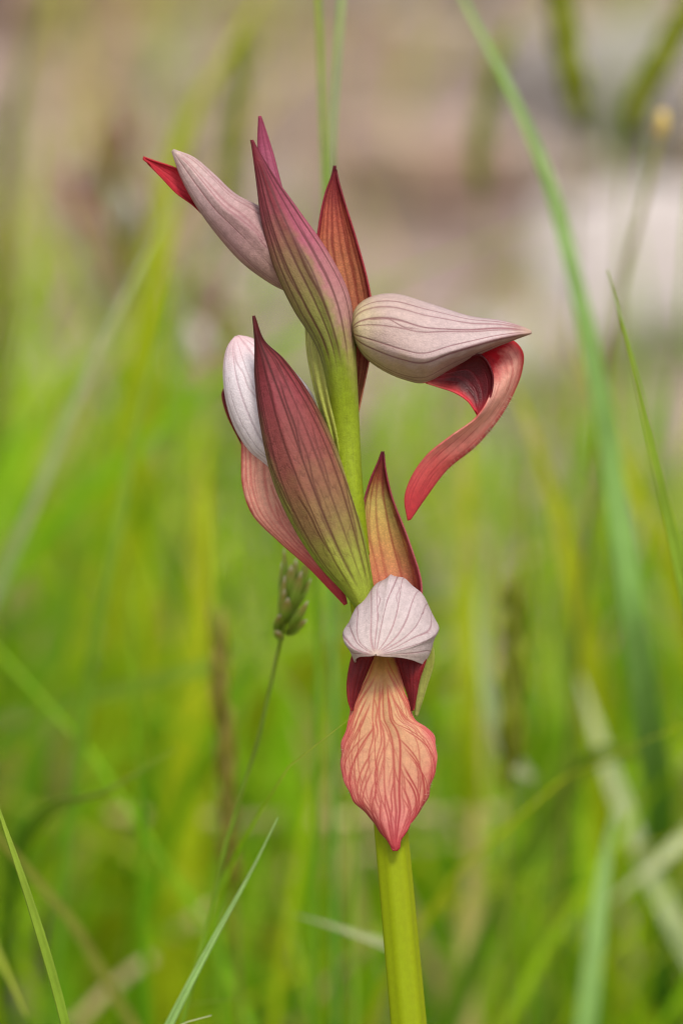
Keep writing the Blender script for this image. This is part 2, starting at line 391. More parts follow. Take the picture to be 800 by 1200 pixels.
M['hood_pale'] = petal_mat('hood_pale_skin', [(0, srgb(160, 166, 84)), (.14, srgb(186, 184, 136)), (.32, srgb(226, 218, 222)), (.8, srgb(232, 222, 228)), (1, srgb(212, 176, 182))],
    [(0, srgb(164, 168, 92)), (.3, srgb(218, 210, 212)), (1, srgb(228, 214, 222))], [(0, srgb(106, 82, 76)), (.5, srgb(134, 108, 124)), (1, srgb(186, 130, 142))], left=(.1, 0), right=(.9, 1), vein_amt=.55, trans=.25, mottle=.15)
M['lip_front'] = petal_mat('lip_front_skin', [(0, srgb(182, 132, 60)), (.14, srgb(194, 142, 72)), (.3, srgb(204, 158, 114)), (.6, srgb(206, 150, 118)), (.85, srgb(208, 126, 118)), (.96, srgb(194, 84, 84)), (1, srgb(164, 46, 54))],
    [(0, srgb(200, 104, 76)), (.25, srgb(202, 98, 88)), (.5, srgb(204, 104, 102)), (1, srgb(186, 66, 74))], [(0, srgb(196, 104, 62)), (.25, srgb(172, 60, 50)), (.6, srgb(160, 38, 46)), (1, srgb(146, 24, 40))],
    left=(.24, .0), right=(.76, 1.0), vein_amt=.95, trans=.25, rough=.4, mottle=.22, cells=.18, noise_edge=.3, net=.22, spec=.4, bump=.22)
M['lip_side'] = petal_mat('lip_side_skin', [(0, srgb(176, 10, 24)), (.15, srgb(186, 20, 36)), (.24, srgb(232, 176, 160)), (.5, srgb(232, 172, 156)), (.75, srgb(212, 96, 94)), (1, srgb(194, 44, 56))],
    [(0, srgb(176, 8, 24)), (.25, srgb(180, 14, 30)), (.36, srgb(208, 96, 92)), (.6, srgb(206, 90, 90)), (1, srgb(182, 44, 58))], [(0, srgb(170, 30, 44)), (1, srgb(182, 60, 72))], left=(.14, .0), right=(.62, .95), vein_amt=.6, trans=.45, rough=.45, cells=.2)
M['lip_left'] = petal_mat('lip_left_skin', [(0, srgb(222, 156, 134)), (.3, srgb(234, 178, 156)), (.6, srgb(226, 150, 136)), (.8, srgb(206, 92, 94)), (1, srgb(194, 60, 70))],
    [(0, srgb(190, 60, 66)), (.5, srgb(200, 76, 80)), (1, srgb(186, 50, 62))], [(0, srgb(190, 72, 74)), (1, srgb(180, 50, 62))], left=(.2, .02), right=(.85, 1), vein_amt=.75, trans=.3)
M['lip_bud'] = petal_mat('lip_bud_skin', [(0, srgb(180, 36, 52)), (.5, srgb(206, 56, 72)), (1, srgb(176, 30, 44))], [(0, srgb(170, 28, 44)), (1, srgb(180, 34, 48))], [(0, srgb(150, 20, 36)), (1, srgb(160, 24, 40))], vein_amt=.4, trans=.35)
M['lobe_dark'] = petal_mat('lobe_dark_red_skin', [(0, srgb(150, 46, 40)), (.3, srgb(112, 26, 30)), (1, srgb(100, 20, 24))], [(0, srgb(130, 34, 34)), (.7, srgb(120, 22, 26)), (1, srgb(160, 40, 44))], [(0, srgb(88, 14, 26)), (1, srgb(84, 14, 26))], vein_amt=.55, trans=.1, rough=.42, spec=.2, mottle=.35)
M['lobe_side'] = petal_mat('lobe_side_skin', [(0, srgb(180, 70, 66)), (.2, srgb(120, 26, 32)), (.4, srgb(72, 8, 16)), (.8, srgb(72, 8, 16)), (1, srgb(150, 20, 34))], [(0, srgb(206, 110, 96)), (.5, srgb(190, 62, 68)), (1, srgb(176, 30, 44))], [(0, srgb(130, 24, 36)), (1, srgb(96, 16, 28))],
    left=(-.2, -.3), right=(.66, .95), vein_amt=.5, trans=.06, rough=.42, spec=.2, mottle=.3)
M['stem'] = petal_mat('stem_skin', [(0, srgb(132, 158, 6)), (.5, srgb(146, 166, 6)), (.75, srgb(148, 164, 8)), (.95, srgb(146, 164, 18)), (1, srgb(142, 164, 28))], [(0, srgb(132, 154, 14)), (.8, srgb(150, 160, 14)), (1, srgb(136, 158, 30))], [(0, srgb(120, 150, 30)), (1, srgb(120, 150, 30))],
    vein_amt=.3, trans=.35, rough=.5, mottle=.12, cells=.05, spec=.2, bump=.12)
M['hair'] = petal_mat('lip_hair_skin', [(0, srgb(226, 196, 176)), (1, srgb(236, 220, 200))], [(0, srgb(226, 196, 176)), (1, srgb(236, 220, 200))], [(0, srgb(220, 190, 170)), (1, srgb(230, 210, 190))], trans=.5, mottle=0, cells=0)
M['green'] = blade_mat('blade_green', [(0, srgb(108, 154, 30)), (.6, srgb(122, 168, 40)), (1, srgb(150, 172, 60))])
M['bluegreen'] = blade_mat('blade_blue_green', [(0, srgb(98, 152, 36)), (.5, srgb(114, 166, 62)), (1, srgb(160, 190, 118))])
M['yellow'] = blade_mat('blade_yellow_green', [(0, srgb(150, 174, 20)), (.6, srgb(180, 196, 26)), (1, srgb(196, 198, 50))], trans=.45)
M['olive'] = blade_mat('blade_olive', [(0, srgb(112, 124, 40)), (.6, srgb(124, 134, 48)), (1, srgb(150, 146, 76))])
M['pale'] = blade_mat('blade_pale_green', [(0, srgb(136, 158, 92)), (.6, srgb(166, 184, 124)), (1, srgb(190, 196, 150))])
M['straw'] = blade_mat('straw_skin', [(0, srgb(196, 172, 122)), (.6, srgb(206, 186, 140)), (1, srgb(214, 196, 150))], trans=.2)
M['spike'] = blade_mat('spikelet_skin', [(0, srgb(124, 138, 40)), (.5, srgb(138, 170, 56)), (.85, srgb(168, 156, 80)), (1, srgb(232, 224, 200))], trans=.25)
M['spike_brown'] = blade_mat('spikelet_brown_skin', [(0, srgb(108, 108, 34)), (.6, srgb(126, 116, 42)), (1, srgb(160, 142, 80))], trans=.25)
M['spike_dark'] = blade_mat('spikelet_dark_skin', [(0, srgb(104, 114, 20)), (.6, srgb(118, 126, 26)), (1, srgb(142, 146, 56))], trans=.25)
M['anther'] = blade_mat('stalk_top_skin', [(0, srgb(196, 168, 70)), (1, srgb(222, 196, 110))], trans=.2)
M['field'] = blade_mat('meadow_grass', [(0, srgb(104, 160, 22)), (.25, srgb(136, 186, 20)), (.5, srgb(164, 194, 22)), (.7, srgb(184, 192, 32)), (.84, srgb(166, 172, 60)), (.9, srgb(206, 184, 130)), (1, srgb(200, 170, 130))], trans=.5, tint=True)
M['soil'] = soil_mat()
M['pebble'] = rock_mat('pebble_stone', srgb(176, 160, 148), srgb(112, 96, 84), srgb(190, 180, 172), 16)
M['rock_pale'] = rock_mat('pale_limestone', srgb(190, 180, 178), srgb(168, 158, 156), srgb(140, 130, 126), 14)
M['rock_grey'] = rock_mat('grey_limestone', srgb(158, 150, 146), srgb(120, 113, 110), srgb(166, 160, 156), 9)
M['rock_pink'] = rock_mat('pink_limestone', srgb(160, 138, 124), srgb(126, 102, 86), srgb(176, 162, 150), 9)

# ------------------------------------------------------------------ setting: ground
def ground():
    xs = np.concatenate([[-400, -60, -12], np.linspace(-3, 3, 61), [12, 60, 400]])
    ys = np.concatenate([[-400, -60, -12], np.linspace(-2, 5, 71), [12, 60, 400]])
    V = []
    for y in ys:
        for x in xs:
            h = 0.012 * mnoise.noise(Vector((x * 2.1, y * 2.1, 3))) + 0.006 * mnoise.noise(Vector((x * 7, y * 7, 9))) if abs(x) < 3.1 and -2.1 < y < 5.1 else 0
            V.append((x, y, h - .008))
    o = mesh_obj('ground', V, grid_faces(len(ys), len(xs)), M['soil']); tag(o, kind='structure')
ground()

def pebbles(n=1500):
    V, F = [], []
    ico = [(math.cos(a) * math.cos(b), math.sin(a) * math.cos(b), math.sin(b)) for b in (-.6, .25) for a in np.arange(6) * math.pi / 3] + [(0, 0, 1), (0, 0, -1)]
    fa = [(i, (i + 1) % 6, 6 + (i + 1) % 6, 6 + i) for i in range(6)] + [(6 + i, 6 + (i + 1) % 6, 12) for i in range(6)] + [((i + 1) % 6, i, 13) for i in range(6)]
    for k in range(n):
        y = rng.uniform(.1, 3.2); x = rng.uniform(-.8, .8)
        s = rng.lognormal(-4.7, .55) * (.5 if y < .9 else 1.0); s = min(s, .035)
        sc = s * rng.uniform(.6, 1.2, 3) * (1, 1, .6); rz = rng.uniform(0, 6.28)
        base = len(V)
        for p in ico:
            q = np.array(p) * sc * rng.uniform(.8, 1.15)
            V.append((x + q[0] * math.cos(rz) - q[1] * math.sin(rz), y + q[0] * math.sin(rz) + q[1] * math.cos(rz), q[2] + s * .1 - .004))
        F += [tuple(base + i for i in f) for f in fa]
    o = mesh_obj('gravel', V, F, M['pebble'], smooth=False)
    tag(o, 'small loose stones scattered over the bare soil', 'gravel', kind='stuff')
pebbles()

def rock(px, py, D, size, mat, label, seed, tilt=0, turn=.3):
    """A weathered boulder sunk a little in the soil; px, py: the middle of its face."""
    c = at(px, py, D)
    import bmesh
    bm = bmesh.new(); bmesh.ops.create_icosphere(bm, subdivisions=4, radius=1)
    for v in bm.verts:
        d = v.co.normalized(); q = d * 1.4 + Vector((seed * 3.1, seed, 0))
        r = 1 + .28 * mnoise.noise(q) + .12 * mnoise.noise(q * 2.7) + .05 * mnoise.noise(q * 7)
        e = 0.55                                                     # squarish, split stone
        p = Vector([math.copysign(abs(x) ** e, x) for x in d]) * .8
        v.co = Vector((p.x * size[0], p.y * size[1], p.z * size[2])) * r
    me = bpy.data.meshes.new('boulder'); bm.to_mesh(me); bm.free(); me.materials.append(mat)
    me.polygons.foreach_set('use_smooth', [True] * len(me.polygons))
    o = bpy.data.objects.new('boulder', me); C.objects.link(o)
    o.location = (c[0], c[1] + size[1] * .5, max(size[2] * .35, 0.0)); o.rotation_euler = (rad(-tilt), 0, turn)
    tag(o, label, 'rock', 'boulders on the bare ground behind the grass')
rock(770, 330, 1.6, (.05, .035, .042), M['rock_pale'], 'pale whitish boulder at the right edge, behind the thin upright stalk', 1, tilt=30, turn=-.2)
rock(735, 120, 2.0, (.06, .05, .045), M['rock_grey'], 'grey boulder in the top right corner, behind the drooping seed heads', 2, tilt=10, turn=.5)
rock(505, 200, 1.9, (.045, .035, .02), M['rock_pink'], 'low pinkish boulder in the blur right of the uppermost bracts', 3)
rock(470, 20, 2.5, (.07, .05, .03), M['rock_grey'], 'grey boulder in the far blur at the middle of the top edge', 4)
rock(90, 30, 2.4, (.07, .05, .025), M['rock_pink'], 'brownish low boulder in the top left corner', 5)
rock(600, 330, 1.55, (.02, .02, .014), M['rock_pale'], 'small pale stone just above the right hood tip, left of the broad blade', 6)

# ------------------------------------------------------------------ meadow grass (uncountable)
def field():
    NS = 9; V, TI, UVs = [], [], []
    halfw = lambda s: np.clip(1 - s ** 3, .04, 1) * (0.6 + .4 * np.minimum(s * 4, 1))
    blades = []
    def add(x, y, h, wd, lean, az, tint):
        s = np.linspace(0, 1, NS)
        curl = rng.uniform(.2, 1.2)
        dx = h * lean * (s ** (1.3 + curl)) * math.cos(az); dy = h * lean * (s ** (1.3 + curl)) * math.sin(az)
        dz = h * (s - .35 * lean * s ** 3)
        p = np.stack([x + dx, y + dy, dz - .006], 1)
        fa = rng.uniform(0, math.pi); tw = rng.uniform(-1.2, 1.2)
        f = fa + tw * s
        sd = np.stack([np.cos(f), np.sin(f), np.zeros(NS)], 1); nn = np.stack([-np.sin(f), np.cos(f), np.zeros(NS)], 1)
        hw = (wd / 2 * halfw(s))[:, None]
        blades.append(np.stack([p - sd * hw, p + nn * hw * .35, p + sd * hw], 1).reshape(-1, 3)); TI.append(np.full(NS * 3, tint))
        UVs.append(np.stack([np.tile([0, .5, 1], NS), np.repeat(s, 3)], 1))
    for k in range(6500):
        D = rng.uniform(.72, 1.75); y = -DIST * math.cos(PITCH) + D / math.cos(PITCH) * .98
        x = rng.uniform(-.42, .42)
        xr = x / (D * .0727)                       # across: -1 left edge .. 1 right edge of the picture
        tall = .172 - .026 * np.clip(xr, -1.5, 1.5)
        clump = mnoise.noise(Vector((x * 14, y * 9, 1.7)))
        if D > 1.05 and rng.uniform() < sstep(1.05, 1.5, D) * .93: continue
        if clump < -.12 + .2 * np.clip(xr, -1, 1) and rng.uniform() < .85: continue
        h = tall * rng.uniform(.35, 1.05) * (1 + .35 * clump) * (1.0 - .62 * sstep(.85, 1.4, D))
        if rng.uniform() < .03: h *= 1.3
        r = rng.uniform()
        tint = np.clip(.27 + .5 * mnoise.noise(Vector((x * 20, y * 12, 8))) + rng.normal(0, .15), 0, .8) if r > .09 else rng.uniform(.86, 1)
        add(x, y, h, rng.uniform(.0025, .006), abs(rng.normal(.38, .33)), rng.uniform(0, 6.28), tint)
    for k in range(520):                           # slim taller stems standing nearer
        D = rng.uniform(.62, .9); y = -DIST * math.cos(PITCH) + D / math.cos(PITCH) * .98; x = rng.uniform(-.3, .3)
        add(x, y, rng.uniform(.09, .215) - .04 * np.clip(x / (D * .0727), -1, 1), rng.uniform(.001, .0022), abs(rng.normal(.4, .3)), rng.uniform(0, 6.28), np.clip(rng.normal(.45, .22), 0, .85))
    for k in range(560):                           # thin dry and olive grass out on the stony ground
        D = rng.uniform(1.2, 2.6); y = -DIST * math.cos(PITCH) + D; x = rng.uniform(-.6, .6)
        if mnoise.noise(Vector((x * 9, y * 5, 4.2))) + .12 - .25 * np.clip(x / (D * .0727), -1, 1) < 0: continue
        add(x, y, rng.uniform(.04, .15), rng.uniform(.003, .006), abs(rng.normal(.3, .3)), rng.uniform(0, 6.28), rng.choice([.3, .6, .84, .88, .92, .97]))
    for k in range(1800):                          # short grass round and before the orchid, below the picture
        y = rng.uniform(-.25, .1); x = rng.uniform(-.4, .4)
        add(x, y, rng.uniform(.03, .085), rng.uniform(.0015, .0035), abs(rng.normal(.3, .3)), rng.uniform(0, 6.28), np.clip(rng.normal(.4, .2), 0, .85))
    V = np.concatenate(blades); n = len(blades)
    f0 = np.array(grid_faces(NS, 3)); F = (f0[None] + (np.arange(n) * NS * 3)[:, None, None]).reshape(-1, 4).tolist()
    o = mesh_obj('meadow_grass', V, F, M['field'], uv=np.concatenate(UVs), attrs={'tint': np.concatenate(TI)})
    tag(o, 'dense blurred green meadow grass behind the orchid', 'grass', kind='stuff')
field()

# ------------------------------------------------------------------ single grass blades, stalks and straws
def to_ground(P, dirn, lean=.12):
    """Carry a blade on from its lowest point in view to its root in the soil."""
    d = dirn / np.linalg.norm(dirn); out = []; p = P.copy()
    while p[2] > -.004 and len(out) < 60:
        d = d * .8 + np.array([d[0] * lean, d[1] * lean, -.22]); d /= np.linalg.norm(d)
        p = p + d * .012; out.append(p.copy())
    return out

def world_path(pts, root):
    w_ = [at(*p) for p in pts]
    nseen = len(w_)
    if root: w_ += to_ground(w_[-1], w_[-1] - w_[-2])
    return np.array(w_), nseen

def blade(name, pts, width, mat, label, cat='grass', root=True, twist=.3, face=0.0, taper=2.5, fold=.35, group='single grass blades round the orchid', n=60, wkeys=None):
    """pts: (across, down, distance) from tip to base; width in millimetres."""
    path, _ = world_path(pts, root)
    p = spline(path, n)
    s = np.linspace(0, 1, n)
    tg = np.gradient(p, axis=0); tg /= np.linalg.norm(tg, axis=1)[:, None]
    toward = CAM - p; toward /= np.linalg.norm(toward, axis=1)[:, None]
    sd = np.cross(tg, toward); sd /= np.linalg.norm(sd, axis=1)[:, None]; nn = np.cross(sd, tg)
    f = face + twist * np.sin(s * 3.0 + 1)
    side = sd * np.cos(f)[:, None] + nn * np.sin(f)[:, None]; nor = -sd * np.sin(f)[:, None] + nn * np.cos(f)[:, None]
    prof_w = np.clip(1 - (1 - np.minimum(s * taper, 1)) ** 1.7, .03, 1) if wkeys is None else prof(wkeys, s)
    hw = (width * 5e-4 * prof_w)[:, None]
    us = np.linspace(-1, 1, 7)
    V = np.stack([p + side * hw * u + nor * hw * fold * abs(u) for u in us], 1)
    uv = np.stack(np.meshgrid(np.linspace(0, 1, 7), 1 - s), -1)
    o = mesh_obj(name, V.reshape(-1, 3), grid_faces(n, 7), mat, origin=p[-1], uv=uv.reshape(-1, 2))
    m = o.modifiers.new('thickness', 'SOLIDIFY'); m.thickness = .00022; m.offset = 0
    tag(o, label, cat, group)
    return o

def stalk_mesh(name, pts, r, mat, parent=None, root=True, n=50, origin=None, taper=.6):
    path, _ = world_path(pts, root); p = spline(path, n)
    rr = np.linspace(r * taper, r, n) * 1e-3
    V, F, uv = tube(p, rr, 10)
    return mesh_obj(name, V, F, mat, parent, origin=p[-1] if parent is None else None, uv=[(a, 1 - b) for a, b in uv]), p

def stalk(name, pts, r, mat, label, cat='grass stalk', **k):
    o, p = stalk_mesh(name, pts, r, mat, **k); tag(o, label, cat, 'single grass stalks round the orchid'); return o

SPK = {}
def spikelet_mesh(mat):
    if mat.name in SPK: return SPK[mat.name]
    n, k = 12, 8; V, uv = [], []
    for i in range(n):
        s = i / (n - 1); r = .5 * math.sin(math.pi * min(s * .92 + .06, 1)) ** .8 * (1 - .45 * s)
        for j in range(k + 1):
            a = 2 * math.pi * j / k; V.append((r * math.cos(a), r * .6 * math.sin(a) + .12 * s * s, s)); uv.append((j / k, s))
    me = bpy.data.meshes.new('spikelet'); me.from_pydata(V, [], grid_faces(n, k + 1))
    l = me.uv_layers.new(name='UVMap')
    for li, lp in enumerate(me.loops): l.data[li].uv = uv[lp.vertex_index]
    me.polygons.foreach_set('use_smooth', [True] * len(me.polygons)); me.materials.append(mat)
    SPK[mat.name] = me; return me

def seed_head(pts_head, pts_stalk, mat, label, count, length, width, spread, stalk_r, stalk_mat, seed, name='grass_seed_head'):
    """A stalk that carries a spike of overlapping spikelets; pts from the head's top down."""
    r = np.random.default_rng(seed)
    base_path, _ = world_path(pts_head + pts_stalk, True)
    root = empty(name, base_path[-1]); tag(root, label, 'seed head', 'grass seed heads round the orchid')
    stalk_mesh('stalk', pts_head + pts_stalk, stalk_r, stalk_mat, root, n=80)
    hp = spline([at(*p) for p in pts_head + pts_stalk[:1]], 60)
    me = spikelet_mesh(mat)
    for i in range(count):
        s = (i + r.uniform(-.3, .3)) / max(count - 1, 1); s = min(max(s, 0), 1)
        q = hp[int(s * 59)]; tg = hp[max(int(s * 59) - 2, 0)] - hp[min(int(s * 59) + 2, 59)]
        tg = Vector(tg).normalized()
        a = i * 2.4 + r.uniform(-.3, .3)
        side = tg.orthogonal(); side.normalize(); side = (math.cos(a) * side + math.sin(a) * tg.cross(side)).normalized()
        z = (tg + side * spread * r.uniform(.6, 1.3)).normalized()
        o = bpy.data.objects.new('spikelet', me); C.objects.link(o); o.parent = root
        x = z.cross(side).normalized(); y = z.cross(x)
        rot = np.array([x, y, z]).T
        from mathutils import Matrix
        ln = length * 1e-3 * r.uniform(.8, 1.2) * (1 - .25 * abs(s - .5)); wd = width * 1e-3 * r.uniform(.85, 1.15)
        mt = Matrix(((x.x * wd, y.x * wd, z.x * ln, 0), (x.y * wd, y.y * wd, z.y * ln, 0), (x.z * wd, y.z * wd, z.z * ln, 0), (0, 0, 0, 1)))
        mt.translation = Vector(q - WORLD[root.name]) + side * wd * .3
        o.matrix_local = mt
    return root

# near and fairly sharp
blade('grass_shoot', [(-14, 905, .545), (0, 952, .545), (30, 1040, .546), (58, 1130, .548), (78, 1205, .55)], 1.1, M['green'], 'thin nearly sharp green grass blade in the bottom left corner', taper=8, twist=.2)
blade('grass_shoot', [(326, 958, .567), (295, 1020, .566), (245, 1110, .565), (196, 1205, .564)], 2.0, M['bluegreen'], 'slender sharp blue-green blade left of the stem, tip pointing up and right', taper=2.2, twist=.2, fold=.6)
blade('grass_shoot', [(248, 1190, .56), (225, 1196, .56), (190, 1212, .562)], 1.0, M['pale'], 'tip of a tiny pale blade at the bottom edge, left of the stem', taper=3)
blade('grass_shoot', [(711, 316, .582), (730, 385, .583), (758, 500, .585), (785, 620, .588), (812, 740, .592), (850, 900, .6)], 2.3, M['green'], 'thin upright bright green blade with pointed tip near the right edge', taper=3, twist=.25, fold=.5)
# the broad blade right of the flower
blade('grass_shoot', [(500, -90, .66), (545, 5, .66), (598, 110, .66), (640, 210, .662), (672, 330, .665), (697, 450, .668), (715, 560, .672), (735, 700, .672), (756, 850, .69), (768, 930, .74), (774, 1020, .80)], 5.4, M['bluegreen'],
      'broad blue-green blade sweeping down from the top edge, right of the flower', taper=2, twist=.35, fold=.4, face=.25, n=90)
blade('grass_shoot', [(590, 430, .74), (612, 480, .74), (640, 560, .745), (662, 640, .75), (690, 780, .76), (700, 900, .77)], 5.2, M['yellow'], 'yellow-green blade below the hanging lip, left of the broad blade', taper=2.6, twist=.3)
blade('grass_shoot', [(668, 380, .76), (690, 450, .76), (730, 545, .765), (768, 620, .77), (800, 720, .78)], 4.4, M['yellow'], 'short yellow-green blade crossing behind the broad blade toward the right edge', taper=2.4)
blade('grass_shoot', [(548, 440, .78), (546, 560, .78), (545, 700, .785), (548, 860, .79), (552, 980, .8)], 4.6, M['yellow'], 'upright yellow-green blade rising directly below the right hood tip', taper=2.5, face=.2)
blade('grass_shoot', [(640, 600, .8), (652, 700, .8), (672, 850, .81), (684, 1000, .82)], 5.0, M['green'], 'upright green blade standing midway between flower and right edge', taper=2.2)
blade('grass_shoot', [(670, 770, .76), (690, 830, .758), (712, 900, .755), (745, 985, .75), (790, 1085, .745), (830, 1160, .74)], 3.0, M['pale'], 'pale grey-green blade slanting to the bottom right corner', taper=5, twist=.2)
blade('grass_shoot', [(706, 1062, .72), (740, 1035, .72), (775, 1008, .72), (815, 975, .725), (860, 990, .73)], 3.0, M['pale'], 'short pale blade with blunt tip rising to the right edge, lower right', taper=7, twist=.2)
blade('grass_shoot', [(722, 935, .68), (710, 1000, .68), (698, 1090, .68), (684, 1210, .68)], 3.1, M['bluegreen'], 'upright blue-green blade at the bottom, lower right of the lip', taper=5, twist=.2)
blade('grass_shoot', [(626, 912, .71), (606, 898, .71), (588, 868, .712), (576, 830, .716), (566, 780, .72), (560, 700, .725), (566, 640, .73)], 2.9, M['pale'], 'short pale curved blade hooking to the right, right of the lip tip', taper=6, twist=.15, root=False, wkeys=[(0, .3), (.08, .9), (.25, 1), (.5, .6), (1, .05)])
blade('grass_shoot', [(820, 905, .72), (770, 885, .72), (730, 880, .725), (690, 890, .73), (660, 930, .735)], 3.4, M['green'], 'green blade lying almost level across the right edge, lower right', taper=5)
# left
blade('grass_shoot', [(206, 878, .615), (165, 903, .615), (120, 930, .617), (82, 938, .625), (50, 955, .66), (25, 990, .70)], 2.4, M['green'], 'short green blade lying aslant in the lower left', taper=3, twist=.2, fold=.5)
blade('grass_shoot', [(470, 738, .71), (400, 745, .71), (330, 757, .71), (250, 778, .712), (170, 800, .716), (110, 815, .72)], 2.9, M['green'], 'long green blade lying nearly level behind the lower bract', taper=3, twist=.15)
blade('grass_shoot', [(345, 1072, .63), (380, 1082, .63), (420, 1096, .632), (452, 1107, .634), (466, 1122, .645), (472, 1170, .66)], 2.2, M['pale'], 'short pale blade pointing left beside the lower stem', taper=5, twist=.15)
blade('grass_shoot', [(330, -40, .83), (292, 20, .83), (262, 70, .83), (228, 125, .832), (200, 200, .835), (180, 330, .84), (165, 480, .85)], 7.0, M['yellow'], 'wide yellow-green blade slanting from the top edge down behind the bud', taper=2.0, twist=.3)
blade('grass_shoot', [(60, -60, .9), (40, 30, .9), (22, 110, .9), (8, 200, .905), (0, 330, .91), (-6, 500, .92)], 4.6, M['olive'], 'faint olive blade in the top left corner', taper=3)
blade('grass_shoot', [(214, 215, .69), (170, 300, .69), (125, 390, .69), (80, 490, .692), (40, 590, .695), (0, 680, .70), (-40, 780, .705)], 1.7, M['pale'], 'long thin pale blade slanting down to the left edge', taper=4)
blade('grass_shoot', [(205, 300, .66), (186, 390, .66), (164, 480, .66), (143, 590, .662), (122, 690, .665), (105, 790, .67), (90, 900, .675), (78, 1000, .68)], 1.9, M['green'], 'long slender green blade leaning left of the buds', taper=4)
blade('grass_shoot', [(150, 430, .85), (125, 500, .85), (100, 570, .852), (85, 650, .855), (60, 760, .86)], 5.4, M['green'], 'wide blurred green blade left of the long slender blade', taper=2.2)
blade('grass_shoot', [(238, 500, .80), (236, 600, .80), (232, 690, .803), (226, 780, .806), (215, 900, .81)], 8.5, M['yellow'], 'bright yellow blade standing left of the maroon bract', taper=2.4, face=.2)
blade('grass_shoot', [(168, 530, .88), (170, 640, .88), (186, 760, .885), (205, 860, .89)], 5.5, M['yellow'], 'shorter bright yellow blade left of the tall yellow one', taper=2.6)
blade('grass_shoot', [(604, 742, .80), (560, 722, .80), (520, 716, .80), (470, 726, .805)], 5.0, M['yellow'], 'bright yellow-green blade lying level just right of the front hood', taper=3)
blade('grass_shoot', [(640, 800, .84), (590, 784, .84), (550, 786, .84), (515, 800, .845)], 5.2, M['yellow'], 'wide bright yellow-green blade lying level beside the front lip', taper=3)
blade('grass_shoot', [(488, 990, .80), (510, 1030, .80), (540, 1080, .803), (560, 1150, .81)], 6.5, M['yellow'], 'broad yellow-green blade right of the lower stem, pointing up and left', taper=2.2)
blade('grass_shoot', [(655, 880, .78), (648, 960, .78), (640, 1060, .783), (632, 1200, .79)], 5.0, M['green'], 'dark green blade upright in the lower right, left of the blue-green one', taper=2.5)
blade('grass_shoot', [(425, 1005, .84), (395, 1025, .84), (355, 1050, .84), (320, 1090, .845)], 5.0, M['yellow'], 'yellow-green blade lying aslant left of the lower stem', taper=3)
# stalks
stalk('grass_stalk', [(370, -60, .62), (375, 40, .62), (378, 140, .62), (381, 260, .622), (380, 420, .625), (376, 600, .63)], .6, M['green'], 'left one of two upright green stalks above the red bract')
stalk('grass_stalk', [(404, -60, .63), (397, 40, .63), (390, 140, .632), (386, 260, .635), (386, 420, .64), (388, 600, .645)], .6, M['bluegreen'], 'right one of two upright green stalks above the red bract')
stalk('grass_stalk', [(250, 560, .68), (252, 650, .68), (254, 760, .68), (256, 900, .68)], .55, M['green'], 'thin dark stalk just left of the maroon bract tip, running down')
stalk('grass_stalk', [(410, 880, .66), (412, 960, .66), (414, 1050, .66), (416, 1200, .66)], .6, M['green'], 'thin dark stalk just left of the lower orchid stem')
def tipped_stalk():
    base_pts = [(778, 135, .70), (768, 180, .70), (750, 250, .70), (732, 320, .702), (712, 420, .705), (700, 520, .71)]
    path, _ = world_path(base_pts, True)
    root = empty('grass_stalk', path[-1]); tag(root, 'thin stalk with a small yellow tip near the right edge', 'grass stalk', 'single grass stalks round the orchid')
    stalk_mesh('stalk', base_pts, .75, M['olive'], root, n=70)
    stalk_mesh('yellow_tip', [(774, 130, .699), (776, 142, .699), (772, 156, .70)], 1.0, M['anther'], root, root=False, n=14, taper=.7)
tipped_stalk()
stalk('grass_stalk', [(815, 180, .74), (806, 260, .74), (798, 360, .742), (775, 500, .745), (760, 620, .75)], .6, M['green'], 'faint green stalk running down close to the right edge')
# dry straws
stalk('dry_straw', [(590, 952, .82), (480, 957, .82), (360, 962, .82), (220, 960, .822), (130, 955, .825)], 1.1, M['straw'], 'long beige straw lying level behind the lip tip', 'straw', root=False, taper=.9)
stalk('dry_straw', [(560, 985, .86), (500, 990, .86), (420, 1003, .86), (340, 1020, .865), (300, 1034, .87)], .9, M['straw'], 'beige straw slanting down to the left behind the stem', 'straw', taper=.8, root=False)
stalk('dry_straw', [(180, 1122, .76), (150, 1142, .76), (115, 1172, .76), (85, 1205, .76)], .95, M['straw'], 'short pale straw in the bottom left, aslant', 'straw', taper=.9, root=False)
stalk('dry_straw', [(252, 1062, .80), (235, 1074, .80), (215, 1086, .80), (203, 1094, .802)], 1.1, M['straw'], 'short broken beige straw below the brown seed head', 'straw', taper=.8, root=False)
# seed heads
seed_head([(342, 690, .574), (338, 715, .574), (333, 737, .574)], [(330, 745, .576), (318, 800, .577), (300, 875, .578), (280, 940, .58), (262, 1000, .582), (246, 1070, .584), (222, 1165, .586), (205, 1240, .588)], M['spike'],
          'small green seed head with whitish tips under the maroon bract', 16, 5.4, 2.0, .38, .42, M['green'], 3)
seed_head([(256, 752, .66), (262, 850, .66), (270, 990, .662)], [(274, 1040, .664), (278, 1120, .666), (282, 1200, .668)], M['spike_brown'], 'long brown seed head standing left of the lip', 24, 7.0, 2.0, .14, .5, M['olive'], 4)
seed_head([(603, 705, .70), (601, 780, .70), (598, 880, .70)], [(596, 920, .702), (592, 1020, .704), (590, 1120, .706)], M['spike_dark'], 'short dark green seed head right of the front hood', 18, 7.0, 3.4, .12, .5, M['olive'], 5)
seed_head([(648, -60, .80), (658, 20, .80), (672, 115, .80)], [(674, 150, .802), (672, 250, .805), (668, 400, .81)], M['spike_dark'], 'dark seed head hanging into view from the top edge, right of the broad blade', 22, 8, 4.4, .14, .5, M['olive'], 6)
